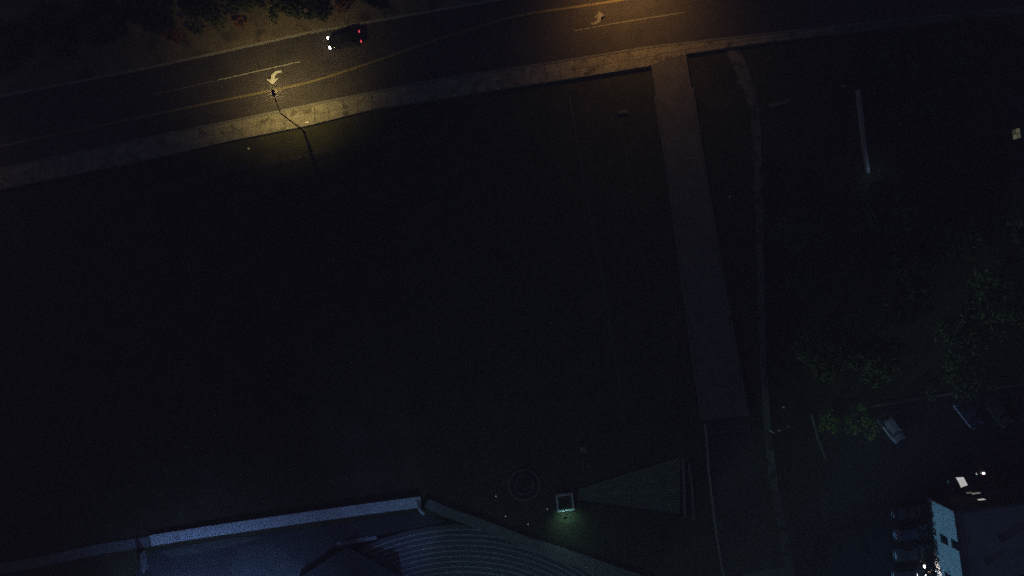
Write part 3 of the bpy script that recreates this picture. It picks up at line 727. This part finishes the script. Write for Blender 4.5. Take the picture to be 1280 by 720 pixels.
for i, yy in enumerate((632, 646, 658, 669, 681, 693, 705, 717)):
    nm = ['topmost', 'second', 'third', 'fourth', 'fifth', 'sixth', 'seventh', 'lowest visible'][i]
    tree(1157 + i * 1.2 + random.uniform(-1, 1.2), yy, 1.7, .6, LEAFD, nm + ' dark shrub in the hedge along the foot of the pale wall', name='shrub', cat='shrub', group='shrubs along the pale wall', nclump=60)
tree(658, 607, 1.3, .55, D, 'small dark shrub in the middle of the round bed', name='shrub', cat='shrub')
# far side of the road
FG = 'trees and shrubs beyond the far kerb'
for a in [(396, 8, 6, 1.5, D, 'dark tree hanging over the lit verge above the car', 'tree'),
          (352, -2, 7, 2.2, D, 'dark tree left of the one above the car', 'tree'),
          (302, -16, 8, 2.6, D, 'dark tree at the top edge above the turn arrow', 'tree'),
          (216, 41, 1.7, 1.2, RD, 'reddish shrub on the far verge', 'shrub'),
          (246, 33, 1.6, .9, M_, 'green shrub just right of the reddish shrub', 'shrub'),
          (272, 24, 1.9, 1.1, M_, 'taller green shrub right of the reddish shrub', 'shrub'),
          (300, 26, 1.5, .8, RD, 'small brownish shrub left of the tree above the car', 'shrub'),
          (246, -6, 8, 2.6, D, 'dark tree behind the green shrubs', 'tree'),
          (188, 10, 8, 2.7, D, 'dark tree behind the reddish shrub', 'tree'),
          (130, 26, 8, 2.9, D, 'dark tree third from the left on the far verge', 'tree'),
          (66, 38, 8, 3.1, D, 'dark tree second from the left on the far verge', 'tree'),
          (5, 54, 8, 3.0, D, 'leftmost dark tree on the far verge', 'tree'),
          (428, 3, 1.8, 1.1, RD, 'reddish shrub at the top edge above the moving car', 'shrub'),
          (470, -14, 7, 2.0, D, 'dark tree at the top edge right of the moving car', 'tree')]:
    tree(*a[:6], z=.12, group=FG, name=a[6], cat=a[6])

# ------------------------------------------------------------------ fence in the field below the lamp
fx = [(212, 231), (240, 225), (268, 219), (296, 213), (324, 207), (352, 202), (380, 196), (408, 190), (436, 184), (464, 178), (492, 172), (520, 167)]
FM = mat('fence_metal', (.07, .07, .07), (.1, .1, .1), 4, .6, coords='object')
fo = thing('fence', 'thin post and rail fence in the grass below the street lamp', 'fence', P(*fx[0], ZF))
pp = [P(*q, ZF) - fo.location for q in fx]
for p in pp: tubeo('post', [(p.x, p.y, -.2), (p.x, p.y, 1.25)], .045, FM, fo, 6)
for z_ in (.45, .82, 1.2): tubeo('rail', [(p.x, p.y, z_) for p in pp], .028, FM, fo, 6)

# ------------------------------------------------------------------ small things lying about
def stud(px, py, label):
    o = thing('ground_light', label, 'ground light', P(px, py, ZF), 0, 'ground lights above the amphitheatre')
    bm = bmesh.new(); bmesh.ops.create_cone(bm, cap_ends=True, segments=10, radius1=.09, radius2=.07, depth=.14, matrix=Matrix.Translation((0, 0, .07))); link('housing', done(bm, 'housing'), DARKM, o)
    bm = bmesh.new(); bmesh.ops.create_uvsphere(bm, u_segments=8, v_segments=6, radius=.07, matrix=Matrix.Translation((0, 0, .15))); link('lens', done(bm, 'lens'), glow('stud_lit', (.85, .95, 1), .35), o, True)
stud(620, 620, 'tiny ground light left of the round bed')
stud(632, 645, 'tiny ground light below the round bed, near the rim walkway')
stud(660, 655, 'tiny ground light nearest the rim walkway')
stud(684, 636, 'tiny ground light just left of the square planter')
def scrap(px, py, s, rz, label, z=ZF):
    V, F = [], []
    for i in range(3):
        for j in range(3): V.append(((i - 1) * s[0] / 2, (j - 1) * s[1] / 2, .03 + random.uniform(0, .05)))
    F = [(i * 3 + j, i * 3 + j + 3, i * 3 + j + 4, i * 3 + j + 1) for i in range(2) for j in range(2)]
    o = link('litter', mesh('litter', V, F), PAPER); o.location = P(px, py, z); o.location.z += .01; o.rotation_euler.z = rz
    tag(o, label, 'litter', 'pale scraps lying on the ground')
scrap(965, 540, (.75, .2), R(-30), 'longest pale scrap beside the footpath', ZF + .08)
scrap(974, 538, (.4, .18), R(10), 'pale scrap right of the longest scrap', ZF + .02)
scrap(979, 509, (.4, .18), R(-15), 'topmost pale scrap on the dark soil strip', ZF + .02)
scrap(985, 533, (.35, .15), R(5), 'rightmost faint scrap on the dark soil strip', ZF + .02)
scrap(311, 186, (.25, .25), .5, 'pale scrap on the grass left of the lamp pole')
scrap(384, 153, (.55, .18), R(8), 'pale scrap on the lit pavement beside the lamp pole', .13)
scrap(912, 246, (.25, .2), 0, 'pale scrap on the grass right of the driveway')
ub = thing('utility_box', 'small pale box standing alone on the dark field', 'utility box', P(728, 561, ZF), R(10))
boxo('cabinet', (0, 0, .35), (.75, .65, .7), mat('box_green', (.16, .19, .13), (.2, .23, .16), 2, .7, coords='object'), ub, bev=.03); boxo('lid', (0, 0, .73), (.82, .72, .06), MATS['box_green'], ub, bev=.015)
ub = thing('utility_box', 'faint low box in the field near the top of the driveway', 'utility box', P(778, 140, ZF), R(8))
boxo('cabinet', (0, 0, .12), (1.3, .4, .24), mat('box_grey', (.07, .07, .07), (.1, .1, .1), 2, .7, coords='object'), ub, bev=.03); boxo('lid', (0, 0, .27), (1.4, .48, .06), MATS['box_grey'], ub, bev=.015)
bn = thing('bench', 'thin pale bench on the grass right of the footpath', 'bench', P(973, 130, ZF), R(14))
for dy in (-.14, .14): boxo('seat_slat', (0, dy, .45), (2.8, .2, .05), KERB, bn)
for dx in (-1.1, 1.1): boxo('leg', (dx, 0, .2), (.1, .42, .44), DARKM, bn)
sp = thing('sign_post', 'small sign post left of the thin pale wall', 'sign', P(1046, 112, ZF))
tubeo('post', [(0, 0, -.1), (0, 0, 2.2)], .04, STEEL, sp); boxo('sign_plate', (0, -.05, 2.0), (.45, .02, .6), PAPER, sp)

# ------------------------------------------------------------------ haze added to lift the black level over the whole place, camera included
hz = boxo('haze', (0, 0, 46.5), (2 * g + 20, 2 * g + 20, 113), None)
hm = bpy.data.materials.new('black_lift_haze'); hm.use_nodes = True
hm.node_tree.nodes.clear()
ho_ = hm.node_tree.nodes.new('ShaderNodeOutputMaterial'); pv = hm.node_tree.nodes.new('ShaderNodeVolumePrincipled')
pv.inputs['Color'].default_value = (1.0, .90, 1.0, 1); pv.inputs['Density'].default_value = .0031
hm.node_tree.links.new(pv.outputs[0], ho_.inputs['Volume'])
hz.data.materials.append(hm); stuff(hz)
